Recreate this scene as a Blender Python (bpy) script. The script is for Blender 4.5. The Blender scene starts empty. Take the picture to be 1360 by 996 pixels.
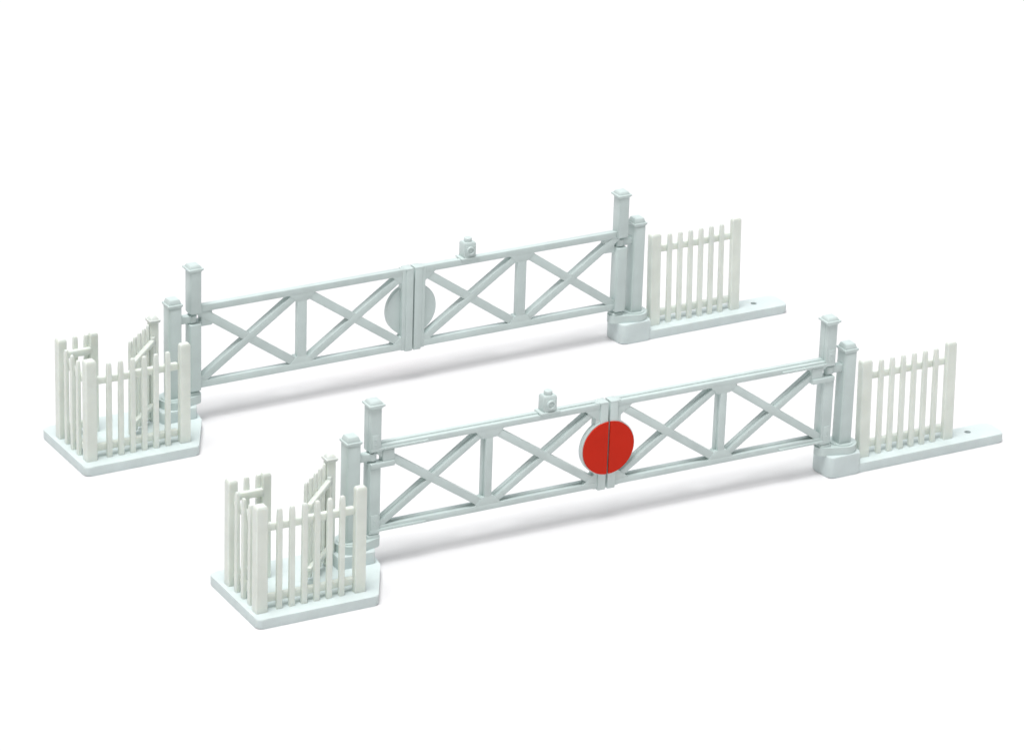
import bpy, bmesh, math
from mathutils import Vector, Matrix

# One scene unit is the pitch of the pickets (about 2.5 mm on this small moulded model).
S = bpy.context.scene
S.unit_settings.system = 'METRIC'
S.unit_settings.scale_length = 0.0025
COL = S.collection

# ------------------------------------------------------------------ materials
def plastic(name, base, vary=0.05, rough=0.42, sss=0.0, sss_rad=(0.5, 0.45, 0.38), bump=0.06, spec=0.4):
    m = bpy.data.materials.new(name)
    m.use_nodes = True
    nt = m.node_tree
    b = nt.nodes['Principled BSDF']
    tc = nt.nodes.new('ShaderNodeTexCoord')
    n = nt.nodes.new('ShaderNodeTexNoise')
    n.inputs['Scale'].default_value = 0.55
    n.inputs['Detail'].default_value = 5.0
    nt.links.new(tc.outputs['Object'], n.inputs['Vector'])
    r = nt.nodes.new('ShaderNodeValToRGB')
    r.color_ramp.elements[0].position = 0.3
    r.color_ramp.elements[1].position = 0.7
    r.color_ramp.elements[0].color = tuple(c * (1 - vary) for c in base) + (1,)
    r.color_ramp.elements[1].color = tuple(min(1, c * (1 + vary)) for c in base) + (1,)
    nt.links.new(n.outputs['Fac'], r.inputs['Fac'])
    nt.links.new(r.outputs['Color'], b.inputs['Base Color'])
    n2 = nt.nodes.new('ShaderNodeTexNoise')
    n2.inputs['Scale'].default_value = 4.0
    n2.inputs['Detail'].default_value = 3.0
    nt.links.new(tc.outputs['Object'], n2.inputs['Vector'])
    mr = nt.nodes.new('ShaderNodeMapRange')
    mr.inputs['To Min'].default_value = rough - 0.07
    mr.inputs['To Max'].default_value = rough + 0.10
    nt.links.new(n2.outputs['Fac'], mr.inputs['Value'])
    nt.links.new(mr.outputs['Result'], b.inputs['Roughness'])
    bp = nt.nodes.new('ShaderNodeBump')
    bp.inputs['Strength'].default_value = bump
    bp.inputs['Distance'].default_value = 0.15
    nt.links.new(n2.outputs['Fac'], bp.inputs['Height'])
    nt.links.new(bp.outputs['Normal'], b.inputs['Normal'])
    b.inputs['Specular IOR Level'].default_value = spec
    if sss > 0:
        b.inputs['Subsurface Weight'].default_value = sss
        b.inputs['Subsurface Radius'].default_value = sss_rad
        b.inputs['Subsurface Scale'].default_value = 1.0
    return m

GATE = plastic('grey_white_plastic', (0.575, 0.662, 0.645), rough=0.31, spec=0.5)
FENCE = plastic('ivory_white_plastic', (0.740, 0.785, 0.728), sss=0.35)
BASE = plastic('blue_white_plastic', (0.640, 0.718, 0.714), sss=0.15, rough=0.5, spec=0.2)
RED = plastic('red_paint', (0.61, 0.023, 0.007), vary=0.04, rough=0.5, bump=0.02, spec=0.12)

def floor_material():
    m = bpy.data.materials.new('white_paper')
    m.use_nodes = True
    nt = m.node_tree
    b = nt.nodes['Principled BSDF']
    tc = nt.nodes.new('ShaderNodeTexCoord')
    n = nt.nodes.new('ShaderNodeTexNoise')
    n.inputs['Scale'].default_value = 0.4
    n.inputs['Detail'].default_value = 4.0
    nt.links.new(tc.outputs['Object'], n.inputs['Vector'])
    r = nt.nodes.new('ShaderNodeValToRGB')
    r.color_ramp.elements[0].color = (0.745, 0.735, 0.742, 1)
    r.color_ramp.elements[1].color = (0.760, 0.750, 0.757, 1)
    nt.links.new(n.outputs['Fac'], r.inputs['Fac'])
    nt.links.new(r.outputs['Color'], b.inputs['Base Color'])
    b.inputs['Roughness'].default_value = 0.9
    b.inputs['Specular IOR Level'].default_value = 0.0
    return m

# ------------------------------------------------------------------ mesh helpers
def merge(dst, src, mat=None):
    if mat is not None:
        bmesh.ops.transform(src, matrix=mat, verts=src.verts)
    bmesh.ops.recalc_face_normals(src, faces=src.faces)
    mp = {v: dst.verts.new(v.co) for v in src.verts}
    for f in src.faces:
        try:
            nf = dst.faces.new([mp[v] for v in f.verts])
            nf.smooth = f.smooth
        except ValueError:
            pass
    src.free()

def box(bm, x0, x1, y0, y1, z0, z1, bev=0.05, seg=2, mat=None):
    x0, x1 = min(x0, x1), max(x0, x1)
    t = bmesh.new()
    vs = [t.verts.new((x, y, z)) for x in (x0, x1) for y in (y0, y1) for z in (z0, z1)]
    for q in ((0, 1, 3, 2), (4, 6, 7, 5), (0, 4, 5, 1), (2, 3, 7, 6), (0, 2, 6, 4), (1, 5, 7, 3)):
        t.faces.new([vs[i] for i in q])
    if bev > 0:
        b = min(bev, 0.45 * min(x1 - x0, y1 - y0, z1 - z0))
        bmesh.ops.bevel(t, geom=list(t.edges), offset=b, segments=seg, profile=0.5, affect='EDGES')
    merge(bm, t, mat)

def frustum(bm, cx, cy, z0, z1, w0, d0, w1, d1, bev=0.04):
    t = bmesh.new()
    a = [t.verts.new((cx + sx * w0 / 2, cy + sy * d0 / 2, z0)) for sx, sy in ((-1, -1), (1, -1), (1, 1), (-1, 1))]
    b = [t.verts.new((cx + sx * w1 / 2, cy + sy * d1 / 2, z1)) for sx, sy in ((-1, -1), (1, -1), (1, 1), (-1, 1))]
    t.faces.new(a[::-1]); t.faces.new(b)
    for i in range(4):
        t.faces.new((a[i], a[(i + 1) % 4], b[(i + 1) % 4], b[i]))
    if bev > 0:
        bmesh.ops.bevel(t, geom=list(t.edges), offset=bev, segments=2, profile=0.5, affect='EDGES')
    merge(bm, t)

def rounded(poly, rad, n=6):
    """polygon with each corner rounded; rad is one number or one per corner"""
    out = []
    k = len(poly)
    for i, p in enumerate(poly):
        p = Vector(p); a = Vector(poly[i - 1]); b = Vector(poly[(i + 1) % k])
        r = rad[i] if isinstance(rad, (list, tuple)) else rad
        if r <= 0:
            out.append(p); continue
        u = (a - p).normalized(); v = (b - p).normalized()
        ang = u.angle(v)
        d = min(r / math.tan(ang / 2), 0.45 * min((a - p).length, (b - p).length))
        p0, p1 = p + u * d, p + v * d
        for j in range(n + 1):
            s = j / n
            out.append(p0 * (1 - s) ** 2 + p * 2 * s * (1 - s) + p1 * s ** 2)
    return out

def prism(bm, poly, z0, z1, bev=0.1, mat=None, seg=3):
    """extrude a flat outline from z0 to z1, rims bevelled"""
    t = bmesh.new()
    lo = [t.verts.new((p[0], p[1], z0)) for p in poly]
    hi = [t.verts.new((p[0], p[1], z1)) for p in poly]
    t.faces.new(lo[::-1]); t.faces.new(hi)
    n = len(poly)
    rims = []
    for i in range(n):
        j = (i + 1) % n
        f = t.faces.new((lo[i], lo[j], hi[j], hi[i]))
        rims += [t.edges.get((lo[i], lo[j])), t.edges.get((hi[i], hi[j]))]
    if bev > 0:
        bmesh.ops.bevel(t, geom=rims, offset=bev, segments=seg, profile=0.5, affect='EDGES')
    merge(bm, t, mat)

# maps an outline drawn in (x, z) to a slab whose extrusion axis is y
XZ = Matrix(((1, 0, 0, 0), (0, 0, 1, 0), (0, 1, 0, 0), (0, 0, 0, 1)))

def circle(cx, cy, r, a0=0.0, a1=2 * math.pi, n=48):
    full = abs(a1 - a0 - 2 * math.pi) < 1e-6
    k = n if full else n + 1
    return [(cx + r * math.cos(a0 + (a1 - a0) * i / n), cy + r * math.sin(a0 + (a1 - a0) * i / n)) for i in range(k)]

def mesh_obj(name, bm, mat, parent=None, off=(0, 0, 0), smooth=True):
    bmesh.ops.translate(bm, vec=-Vector(off), verts=bm.verts)
    me = bpy.data.meshes.new(name)
    bm.to_mesh(me); bm.free()
    me.materials.append(mat)
    if smooth:
        me.shade_smooth()
        me.set_sharp_from_angle(angle=math.radians(32))
    o = bpy.data.objects.new(name, me)
    COL.objects.link(o)
    if parent is not None:
        o.parent = parent
    return o

def thing(name):
    o = bpy.data.objects.new(name, None)
    o.empty_display_size = 0.5
    COL.objects.link(o)
    return o

def tag(o, label, cat, group=None):
    o['label'] = label
    o['category'] = cat
    if group:
        o['group'] = group

def copy_tree(o, parent=None):
    c = o.copy()
    COL.objects.link(c)
    c.parent = parent
    for ch in o.children:
        copy_tree(ch, c)
    return c

# ------------------------------------------------------------------ shared pieces
T = 0.80           # thickness of the base plates

def loft(bm, rings):
    """closed skin through rectangular rings (cx, cy, half width, half depth, z)"""
    t = bmesh.new()
    prev = None
    for cx, cy, hw, hd, z in rings:
        c = 0.15 * min(hw, hd)
        pts = [(-hw + c, -hd), (hw - c, -hd), (hw, -hd + c), (hw, hd - c), (hw - c, hd), (-hw + c, hd), (-hw, hd - c), (-hw, -hd + c)]
        cur = [t.verts.new((cx + p[0], cy + p[1], z)) for p in pts]
        if prev is None:
            t.faces.new(cur[::-1])
        else:
            for i in range(8):
                t.faces.new((prev[i], prev[(i + 1) % 8], cur[(i + 1) % 8], cur[i]))
        prev = cur
    t.faces.new(prev)
    merge(bm, t)

def fence_post(parent, x, y, w, z0, z1, dep=None):
    dep = dep or w
    cx, cy, a, b = x + w / 2, y + dep / 2, w / 2, dep / 2
    bm = bmesh.new()
    rings = [(cx, cy, a, b, z0 - 0.1)]
    for dz, k in ((0.30, 0.985), (0.19, 0.97), (0.10, 0.89), (0.03, 0.76), (0.0, 0.56)):
        rings.append((cx, cy, a * k, b * k, z1 - dz))
    loft(bm, rings)
    return mesh_obj('post', bm, FENCE, parent)

def picket(parent, x, y, w, d, z0, z1, name='picket', mat=None, along_x=True):
    """one upright pale with a blunt, slightly tapered tip"""
    bm = bmesh.new()
    a, b = (w, d) if along_x else (d, w)
    rings = [(x, y, a / 2, b / 2, z0)]
    for dz, k in ((0.75, 0.94), (0.22, 0.84), (0.10, 0.74), (0.03, 0.58), (0.0, 0.36)):
        rings.append((x, y, a / 2 * k, b / 2 * k, z1 - dz))
    loft(bm, rings)
    if mat is not None:
        bmesh.ops.transform(bm, matrix=mat, verts=bm.verts)
    return mesh_obj(name, bm, FENCE, parent)

def rail(parent, x0, x1, y0, y1, z0, z1, mat=None):
    bm = bmesh.new()
    box(bm, x0, x1, y0, y1, z0, z1, 0.10, 3)
    if mat is not None:
        bmesh.ops.transform(bm, matrix=mat, verts=bm.verts)
    return mesh_obj('rail', bm, FENCE, parent)

def post_cap(parent, cx, cy, z0, w, d, mat, tall=0.42, flat=0.66):
    bm = bmesh.new()
    frustum(bm, cx, cy, z0 - 0.12, z0 + 0.02, w * 0.86, d * 0.86, w * 0.98, d * 0.98, 0.02)
    box(bm, cx - w / 2, cx + w / 2, cy - d / 2, cy + d / 2, z0, z0 + 0.16, 0.06, 3)
    frustum(bm, cx, cy, z0 + 0.14, z0 + tall, w * 0.86, d * 0.86, w * flat, d * flat, 0.09)
    return mesh_obj('post_cap', bm, mat, parent)

def hinge_post(parent, cx, cy, side, z_block0, z_block1, zc):
    """short post on a round collar; `side` is the direction (+1/-1 in x) of the gate it carries"""
    bm = bmesh.new()
    box(bm, cx - 0.56, cx + 0.56, cy - 0.58, cy + 0.58, zc - 0.06, 10.57, 0.09, 3)
    box(bm, cx - 0.47, cx + 0.47, cy - 0.62, cy + 0.62, zc + 0.25, 10.30, 0.03)       # raised panel front and back
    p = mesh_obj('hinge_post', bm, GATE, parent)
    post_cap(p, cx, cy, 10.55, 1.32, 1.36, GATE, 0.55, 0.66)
    # arm that reaches through the notch in the gate post
    bm = bmesh.new()
    px = cx + side * 1.80
    box(bm, cx + side * 0.5, px - side * 0.1, cy - 0.30, cy + 0.30, 8.78, 9.42, 0.09, 3)
    prism(bm, circle(px - side * 0.12, cy, 0.42, n=28), 8.78, 9.42, 0.07)
    mesh_obj('hinge_arm', bm, GATE, p)
    # collar with the ear below the gate post
    bm = bmesh.new()
    # outline of the round collar drawn out into a smaller round ear
    ra, rb, dd = 1.22, 0.66, abs(px - cx) + 0.02
    phi = math.acos((ra - rb) / dd)
    hull = [(cx + side * ra * math.cos(phi + (2 * math.pi - 2 * phi) * k / 40), cy + ra * math.sin(phi + (2 * math.pi - 2 * phi) * k / 40)) for k in range(41)]
    hull += [(cx + side * (dd + rb * math.cos(-phi + 2 * phi * k / 20)), cy + rb * math.sin(-phi + 2 * phi * k / 20)) for k in range(21)]
    prism(bm, hull, z_block1 - 0.05, zc, 0.10)
    prism(bm, circle(cx, cy, 0.98, n=48), zc - 0.05, zc + 0.07, 0.05)
    box(bm, px - side * 0.52, px + side * 0.48, cy - 0.50, cy + 0.54, zc - 0.30, 2.70, 0.08, 3)
    mesh_obj('collar', bm, GATE, parent)

# ------------------------------------------------------------------ picket pen with its wicket gate
def make_pen():
    root = thing('picket_pen')
    bm = bmesh.new()
    outline = rounded([(0, 0), (9.85, 0), (12.35, 4.75), (12.85, 7.6), (12.5, 8.6), (-0.04, 8.8)],
                      [0.55, 0.55, 0.5, 0.3, 0.3, 0.7])
    prism(bm, outline, 0.0, T, 0.13, seg=4)
    mesh_obj('base_plate', bm, BASE, root)
    bm = bmesh.new()
    prism(bm, rounded([(9.0, 5.02), (12.10, 5.02), (12.72, 7.62), (9.0, 7.62)], 0.38), T - 0.1, 1.78, 0.12)
    mesh_obj('post_block', bm, BASE, root)
    hinge_post(root, 10.52, 6.37, 1, T, 1.78, 2.46)

    zt = T + 8.58
    for x, y, ww, dd in ((0.32, 0.95, 0.94, 0.85), (0.36, 5.95, 0.76, 0.80), (3.20, 6.10, 0.70, 0.55), (8.42, 1.05, 0.88, 0.60)):
        fence_post(root, x, y, ww, T, zt, dd)
    # front run
    rail(root, 1.2, 8.5, 1.42, 1.86, 7.08, 7.70)
    rail(root, 1.2, 8.5, 1.42, 1.86, 1.34, 1.94)
    for i in range(6):
        picket(root, 2.28 + 1.017 * i, 1.26, 0.43, 0.32, T - 0.05, 8.92)
    # side run
    rail(root, 0.76, 1.18, 1.75, 6.0, 7.12, 7.74)
    rail(root, 0.76, 1.18, 1.75, 6.0, 1.36, 1.96)
    for y in (2.68, 3.84, 5.00):
        picket(root, 0.62, y, 0.42, 0.30, T - 0.05, 8.92, along_x=False)
    # short back run
    rail(root, 1.05, 3.3, 6.06, 6.48, 7.62, 8.22)
    rail(root, 1.05, 3.3, 6.06, 6.48, 1.36, 1.96)
    for x in (2.10, 3.06):
        picket(root, x, 6.62, 0.43, 0.32, T - 0.05, 9.22)
    # capped post that carries the wicket gate
    bm = bmesh.new()
    box(bm, 8.44, 9.18, 6.08, 6.76, T - 0.1, 9.56, 0.07, 3)
    wp = mesh_obj('wicket_post', bm, FENCE, root)
    post_cap(wp, 8.81, 6.42, 9.48, 0.98, 0.98, FENCE, 0.46, 0.36)
    # wicket gate, swung about forty degrees into the pen
    ang = math.atan2(-2.70, -2.98)
    M = Matrix.Translation((8.62, 6.50, 0)) @ Matrix.Rotation(ang, 4, 'Z')
    bm = bmesh.new()
    # local x runs from the post towards the free end; local +y is the near side (rails)
    drop = Matrix(((1, 0, 0, 0), (0, 1, 0, 0), (-0.09, 0, 1, 0), (0, 0, 0, 1)))
    box(bm, 0.05, 4.2, 0.10, 0.52, 7.56, 8.02, 0.09, 3, drop)
    box(bm, 0.1, 4.2, 0.10, 0.52, 1.98, 2.42, 0.09, 3)
    box(bm, 0.05, 0.42, 0.12, 0.48, 1.90, 8.20, 0.07, 3)
    bmesh.ops.transform(bm, matrix=M, verts=bm.verts)
    wg = mesh_obj('wicket_gate', bm, FENCE, root)
    for i in range(5):
        picket(wg, 0.34 + 0.90 * i, -0.04, 0.40, 0.28, T + 0.30, 9.24, mat=M)
    return root

# ------------------------------------------------------------------ base strip with its fence panel
def make_strip(lean=0.0):
    root = thing('fence_base')
    bm = bmesh.new()
    outline = rounded([(2.2, 0.10), (17.10, 0.10), (17.10, 2.62), (2.2, 2.62)], [0.1, 0.55, 0.55, 0.1])
    prism(bm, outline, 0.0, T, 0.13, seg=4)
    plate = mesh_obj('base_plate', bm, BASE, root)
    # screw hole: a real recess cut through the plate
    cut = bmesh.new()
    prism(cut, circle(0, 0, 0.27, n=28), -0.5, 1.5, 0.0)
    cut_o = mesh_obj('cutter', cut, BASE)
    cut_o.location = (14.45, 1.62, 0)
    md = plate.modifiers.new('hole', 'BOOLEAN')
    md.operation = 'DIFFERENCE'; md.object = cut_o; md.solver = 'EXACT'
    bpy.context.view_layer.update()
    dg = bpy.context.evaluated_depsgraph_get()
    me = bpy.data.meshes.new_from_object(plate.evaluated_get(dg))
    plate.modifiers.clear()
    plate.data = me
    for p in me.polygons:
        if abs(p.normal.z) > 0.999:
            p.use_smooth = False
    bpy.data.objects.remove(cut_o)
    bm = bmesh.new()
    prism(bm, rounded([(0.0, 0.0), (2.95, 0.0), (2.95, 2.66), (-0.22, 2.66)], [0.62, 0.40, 0.40, 0.62]), 0.0, 1.84, 0.14, seg=4)
    mesh_obj('post_block', bm, BASE, root)
    hinge_post(root, 1.77, 1.33, -1, T, 1.84, 2.48)
    zt = T + 8.30
    L = Matrix.Translation((0, 1.4, T)) @ Matrix.Rotation(-lean, 4, 'X') @ Matrix.Translation((0, -1.4, -T))
    parts = []
    parts.append(fence_post(root, 3.40, 1.0, 0.98, T, zt, 0.75))
    parts.append(fence_post(root, 11.70, 1.1, 0.90, T, zt + 0.08, 0.50))
    parts.append(rail(root, 4.2, 11.9, 1.46, 1.90, 7.22, 7.86))
    parts.append(rail(root, 4.2, 11.9, 1.46, 1.90, 1.36, 1.98))
    for i in range(6):
        parts.append(picket(root, 5.38 + 1.06 * i, 1.29, 0.43, 0.32, T - 0.05, 8.88))
    for p in parts:
        p.data.transform(L)
    return root

# ------------------------------------------------------------------ one leaf of the crossing gate
ZB = 2.78          # underside of the gate post
JX = 20.05         # from gate post centre to the meeting edge
YF, YM, YK = -0.38, 0.0, 0.38     # front face, step between the two laminations, back face

def bar(bm, x0, z0, x1, z1, w, yf, yk, m, inset=0.11, step=True):
    """flat bar between two points in the plane of the gate: a wide back lamination and a narrower front one"""
    a, b = Vector((m * x0, 0, z0)), Vector((m * x1, 0, z1))
    d = b - a
    ang = math.atan2(d.z, d.x)
    R = Matrix.Translation((a + b) / 2) @ Matrix.Rotation(-ang, 4, 'Y')
    h = d.length / 2
    if step:
        box(bm, -h, h, YM - 0.01, yk, -w / 2, w / 2, 0.035, 2, R)
        box(bm, -h, h, yf, YM + 0.02, -w / 2 + inset, w / 2 - inset, 0.035, 2, R)
    else:
        box(bm, -h, h, yf, yk, -w / 2, w / 2, 0.035, 2, R)

def gusset(bm, pts, yf, yk, m):
    poly = [(m * x, z) for x, z in pts]
    prism(bm, poly, yf, yk, 0.02, XZ, 2)

def make_leaf(m, lamp):
    """m = +1: post on the left, leaf reaching to +x; m = -1: mirror image"""
    root = thing('crossing_gate')
    off = (0, 0, ZB)
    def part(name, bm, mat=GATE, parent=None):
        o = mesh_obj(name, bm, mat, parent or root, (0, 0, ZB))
        return o
    # gate post, notched where the hinge arm passes through
    bm = bmesh.new()
    for z0, z1 in ((ZB, 8.62), (9.56, 13.30)):
        box(bm, -0.46, 0.46, -0.46, 0.64, z0, z1, 0.06, 3)
        box(bm, -0.50, 0.50, -0.10, 0.58, z0 + 0.01, z1 - 0.01, 0.04, 2)
    prism(bm, circle(-0.02, 0.0, 0.24, n=24), 8.5, 9.7, 0.0)
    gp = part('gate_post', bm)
    bm = bmesh.new()
    frustum(bm, 0, 0.05, 13.12, 13.30, 0.90, 1.10, 1.18, 1.28, 0.02)
    box(bm, -0.67, 0.67, -0.64, 0.72, 13.28, 13.46, 0.06, 3)
    frustum(bm, 0, 0.04, 13.44, 13.70, 1.14, 1.14, 0.84, 0.84, 0.08)
    part('post_cap', bm, GATE, gp)
    # rails
    bm = bmesh.new()
    box(bm, m * 0.36, m * (JX - 0.05), YM - 0.01, YK, 9.55, 10.12, 0.04)
    box(bm, m * 0.36, m * (JX - 0.05), YF, YM + 0.02, 9.57, 10.03, 0.04)
    part('top_rail', bm)
    bm = bmesh.new()
    box(bm, m * 0.36, m * (JX - 0.05), YM - 0.01, YK, 2.90, 3.50, 0.04)
    box(bm, m * 0.36, m * (JX - 0.05), YF, YM + 0.02, 2.92, 3.41, 0.04)
    part('bottom_rail', bm)
    # upright in the middle of the leaf with its gussets
    UX = 9.72
    bm = bmesh.new()
    bar(bm, UX, 3.2, UX, 9.8, 0.86, YF + 0.02, YK - 0.02, m, 0.13)
    gusset(bm, [(UX - 1.25, 9.62), (UX + 1.25, 9.62), (UX + 0.55, 8.95), (UX - 0.55, 8.95)], YF + 0.012, YK - 0.012, m)
    gusset(bm, [(UX - 1.15, 3.40), (UX + 1.15, 3.40), (UX + 0.5, 4.05), (UX - 0.5, 4.05)], YF + 0.012, YK - 0.012, m)
    part('upright', bm)
    # the two crosses: one diagonal runs through on top, the other behind it
    for xa, xb in ((0.1, UX), (UX, JX - 0.55)):
        bm = bmesh.new()
        p0, p1 = ((xa + 0.2, 3.28), (xb - 0.2, 9.70)) if m > 0 else ((xa + 0.2, 9.74), (xb - 0.2, 3.32))
        # this one rises to the right as seen from the front
        bar(bm, p0[0], p0[1], p1[0], p1[1], 0.72, YF + 0.07, YK - 0.05, m)
        part('brace', bm)
        bm = bmesh.new()
        p0, p1 = ((xa + 0.2, 9.62), (xb - 0.2, 3.34)) if m > 0 else ((xa + 0.2, 3.30), (xb - 0.2, 9.70))
        bar(bm, p0[0], p0[1], p1[0], p1[1], 0.62, YF + 0.045, YK - 0.035, m, step=False)
        part('brace', bm)
    # meeting stile and its cap
    bm = bmesh.new()
    box(bm, m * (JX - 0.72), m * (JX - 0.045), YF - 0.10, YK + 0.08, 2.72, 10.06, 0.05)
    box(bm, m * (JX - 1.06), m * (JX - 0.68), YF + 0.03, YK + 0.02, 2.84, 10.10, 0.04)
    box(bm, m * (JX - 0.80), m * (JX - 0.04), YF - 0.11, YK + 0.085, 9.98, 10.13, 0.05)
    gusset(bm, [(JX - 2.1, 9.62), (JX - 0.8, 9.62), (JX - 0.8, 8.6)], YF + 0.022, YK - 0.02, m)
    gusset(bm, [(JX - 2.0, 3.36), (JX - 0.8, 3.36), (JX - 0.8, 4.3)], YF + 0.022, YK - 0.02, m)
    part('meeting_stile', bm)
    # half of the round target, on the front
    zc, gap = 6.27, 0.045
    def half(r):
        a0 = math.acos(-gap / r)
        pts = circle(0, zc, r, a0, 2 * math.pi - a0, 40)
        return [(m * (JX + x), z) for x, z in pts]
    bm = bmesh.new()
    prism(bm, half(2.29), -0.46, 0.02, 0.05, XZ)
    disc = part('target_half', bm)
    bm = bmesh.new()
    gap = 0.038
    prism(bm, half(2.20), -0.575, -0.40, 0.02, XZ, 1)
    part('red_face', bm, RED, disc)
    # hinge bracket: plate beside the notch, returning below it
    bm = bmesh.new()
    box(bm, m * 0.62, m * 1.62, -0.43, 0.30, 8.24, 9.62, 0.08, 3)
    box(bm, m * -0.44, m * 1.60, -0.56, 0.24, 8.26, 8.70, 0.07, 3)
    part('hinge_bracket', bm)
    # riveted straps, on the front only
    for z, zp0, zp1, ln in ((9.74, 9.66, 11.00, 4.45), (3.06, 2.96, 4.40, 4.35)):
        bm = bmesh.new()
        box(bm, m * -0.36, m * ln, -0.52, -0.30, z - 0.08, z + 0.12, 0.04)
        box(bm, m * -0.32, m * 0.26, -0.515, -0.42, zp0, zp1, 0.04)
        for k in range(5):
            rx = m * (0.75 + k * 0.82)
            prism(bm, circle(rx, z + 0.02, 0.075, n=12), -0.57, -0.48, 0.02, XZ, 1)
        for k in range(2):
            prism(bm, circle(m * -0.03, zp0 + 0.55 + 0.4 * k, 0.08, n=12), -0.565, -0.48, 0.02, XZ, 1)
        part('hinge_strap', bm)
    if lamp:
        lx = 14.85
        bm = bmesh.new()
        frustum(bm, m * lx, 0.0, 10.18, 11.40, 1.14, 0.92, 1.14, 0.92, 0.06)
        frustum(bm, m * lx, 0.0, 11.36, 11.52, 1.14, 0.92, 0.96, 0.76, 0.05)
        lb = part('lamp', bm)
        bm = bmesh.new()
        box(bm, m * (lx - 0.86), m * (lx + 0.86), -0.56, 0.56, 10.04, 10.22, 0.06, 3)
        part('lamp_foot', bm, GATE, lb)
        bm = bmesh.new()
        prism(bm, circle(m * lx, 0.0, 0.33, n=28), 11.45, 11.84, 0.07)
        part('chimney', bm, GATE, lb)
        for s in (-1, 1):
            bm = bmesh.new()
            # raised square plate, a ring and a recessed bull's-eye inside it
            y0, y1 = (-0.50, -0.42) if s < 0 else (0.42, 0.50)
            box(bm, m * lx - 0.43, m * lx + 0.43, y0, y1, 10.44, 11.20, 0.03)
            f = s * 1.0
            prof = [(0.36, 0.48), (0.36, 0.60), (0.33, 0.64), (0.27, 0.64), (0.24, 0.60), (0.22, 0.52), (0.12, 0.56), (0.0, 0.57)]
            t = bmesh.new()
            rings = []
            for r, d in prof:
                if r == 0:
                    rings.append([t.verts.new((m * lx, f * d, 10.82))])
                else:
                    rings.append([t.verts.new((m * lx + r * math.cos(k * math.pi / 14), f * d, 10.82 + r * math.sin(k * math.pi / 14))) for k in range(28)])
            for r0, r1 in zip(rings, rings[1:]):
                for k in range(28):
                    if len(r1) == 1:
                        t.faces.new((r0[k], r0[(k + 1) % 28], r1[0]))
                    else:
                        t.faces.new((r0[k], r0[(k + 1) % 28], r1[(k + 1) % 28], r1[k]))
            merge(bm, t)
            part('lamp_lens', bm, GATE, lb)
    return root

# ------------------------------------------------------------------ place everything
REAR = Matrix.Translation((-1.063, 29.804, 0)) @ Matrix.Rotation(0.0214, 4, 'Z')

def put(o, M, x, y, z=0.0, rot=0.0):
    o.matrix_world = M @ Matrix.Translation((x, y, z)) @ Matrix.Rotation(rot, 4, 'Z')

FRONT = Matrix.Identity(4)
pen = make_pen()
put(pen, FRONT, 0, 0)
G1 = 'fenced pens at the left ends of the gates'
tag(pen, 'small white picket pen at the left end of the gates with the red disc', 'picket pen', G1)
pen2 = copy_tree(pen)
put(pen2, REAR, -0.06, 0)
# the front run of the rear pen stands a little further along its base
for ch in pen2.children:
    if ch.name.split('.')[0] in ('post', 'picket', 'rail'):
        ys = [v.co.y for v in ch.data.vertices]
        if max(ys) < 1.95:
            ch.location.x += 0.22 if ch.name.startswith('rail') or min(v.co.x for v in ch.data.vertices) < 1 else 0.34
tag(pen2, 'small white picket pen at the left end of the gates with the plain disc', 'picket pen', G1)

strip = make_strip(0.045)
put(strip, FRONT, 52.66, 5.05, 0, 0.012)
G2 = 'long bases with a fence panel at the right ends of the gates'
tag(strip, 'long white base with picket panel, right end of the gates with the red disc', 'fence base', G2)
strip2 = copy_tree(strip)
put(strip2, REAR, 52.32, 5.03, 0, 0.002)
tag(strip2, 'long white base with picket panel, right end of the gates with the plain disc', 'fence base', G2)

G3 = 'leaves of the two level crossing gates'
PX0, PX1, PY = 12.38, 52.56, 6.37
leaf_l = make_leaf(1, True)
put(leaf_l, FRONT, PX0, PY, ZB - 0.05)
tag(leaf_l, 'grey-white gate leaf with a half red disc and a lamp on top', 'crossing gate', G3)
leaf_r = make_leaf(-1, False)
put(leaf_r, FRONT, PX1, PY, ZB - 0.05)
tag(leaf_r, 'grey-white gate leaf with a half red disc and no lamp', 'crossing gate', G3)
l2 = copy_tree(leaf_l)
put(l2, REAR, PX1 - 0.16, PY, ZB + 0.08, math.pi)
tag(l2, 'grey-white gate leaf with a half plain disc and a lamp on top', 'crossing gate', G3)
r2 = copy_tree(leaf_r)
put(r2, REAR, PX0 - 0.12, PY, ZB + 0.08, math.pi)
tag(r2, 'grey-white gate leaf with a half plain disc and no lamp', 'crossing gate', G3)

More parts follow.
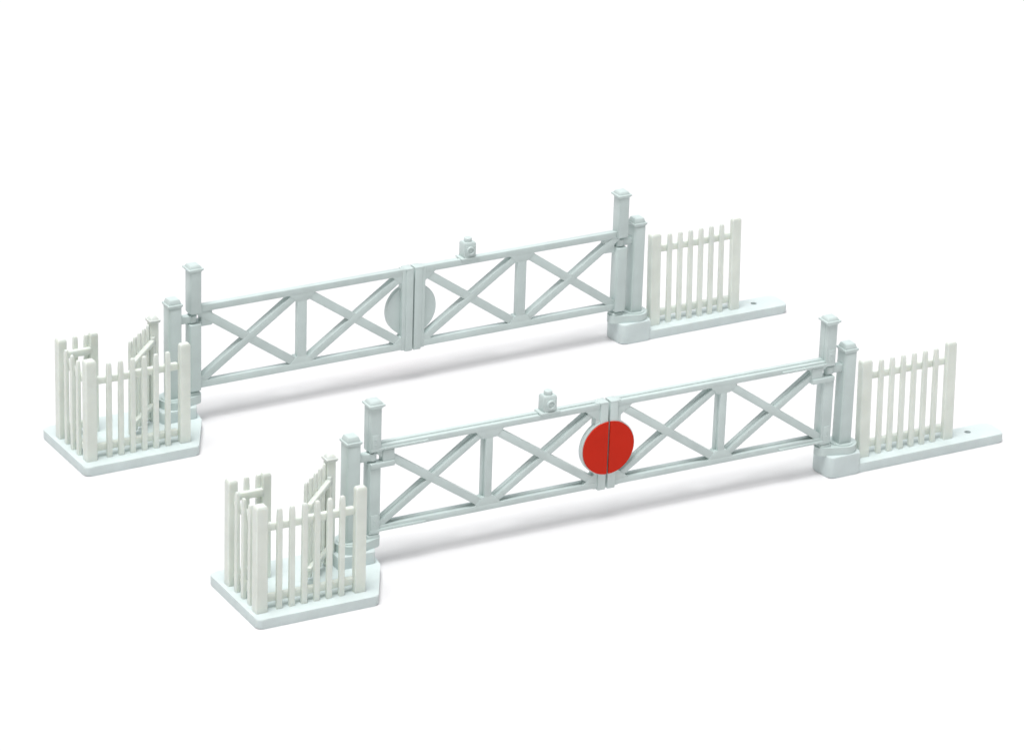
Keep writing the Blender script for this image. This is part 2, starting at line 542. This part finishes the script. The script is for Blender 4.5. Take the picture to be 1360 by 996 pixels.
# ------------------------------------------------------------------ the white surface
bm = bmesh.new()
R0 = 6000
vs = [bm.verts.new(p) for p in ((-R0, -R0, 0), (R0, -R0, 0), (R0, R0, 0), (-R0, R0, 0))]
bm.faces.new(vs)
ground = mesh_obj('ground', bm, floor_material(), smooth=False)
ground['kind'] = 'structure'
ground.location.z = -0.004

# ------------------------------------------------------------------ light
def softbox(name, direction, dist, size, E, color=(1, 1, 1), target=(30, 15, 0)):
    """area lamp far enough away to light the whole surface evenly; E is irradiance / pi at the target"""
    L = bpy.data.lights.new(name, 'AREA')
    L.shape = 'DISK'
    L.size = size
    L.energy = E * math.pi * math.pi * dist * dist
    L.color = color
    o = bpy.data.objects.new(name, L)
    d = Vector(direction).normalized()
    o.location = Vector(target) + d * dist
    o.rotation_euler = d.to_track_quat('Z', 'Y').to_euler()
    COL.objects.link(o)
    return o

softbox('overhead_softbox', (-0.20, -0.14, 1.0), 3000, 1450, 0.96)
softbox('ceiling_softbox', (-0.25, 0.0, 1.0), 3000, 6000, 0.38)
softbox('rear_softbox', (0.42, 0.78, 0.50), 3000, 2600, 0.20, (0.86, 0.95, 1.0))

w = bpy.data.worlds.new('World')
S.world = w
w.use_nodes = True
bg = w.node_tree.nodes['Background']
bg.inputs['Color'].default_value = (1.0, 0.98, 0.985, 1)
bg.inputs['Strength'].default_value = 0.28

# ------------------------------------------------------------------ camera
cd = bpy.data.cameras.new('camera')
cam = bpy.data.objects.new('camera', cd)
COL.objects.link(cam)
cd.sensor_fit = 'HORIZONTAL'
cd.sensor_width = 36.0
cd.lens = 5293.2753 / 1360 * 36.0
cd.clip_start = 1.0
cd.clip_end = 20000
Rr = ((0.8807197678574651, -0.47261814585789214, 0.03106088715637399),
      (-0.16105284341486661, -0.3605015969633045, -0.9187494654229158),
      (0.4454151682790779, 0.8041583717109182, -0.3936173790296427))
right, down, fwd = (Vector(r) for r in Rr)
M = Matrix((right, -down, -fwd)).transposed().to_4x4()
M.translation = Vector((-110.34157375, -236.23419674, 132.35195181))
cam.matrix_world = M
S.camera = cam

S.view_settings.view_transform = 'Standard'
S.view_settings.look = 'None'
S.view_settings.exposure = 0.0
S.view_settings.gamma = 1.0
S.render.engine = 'CYCLES'
S.cycles.max_bounces = 8
S.cycles.diffuse_bounces = 5
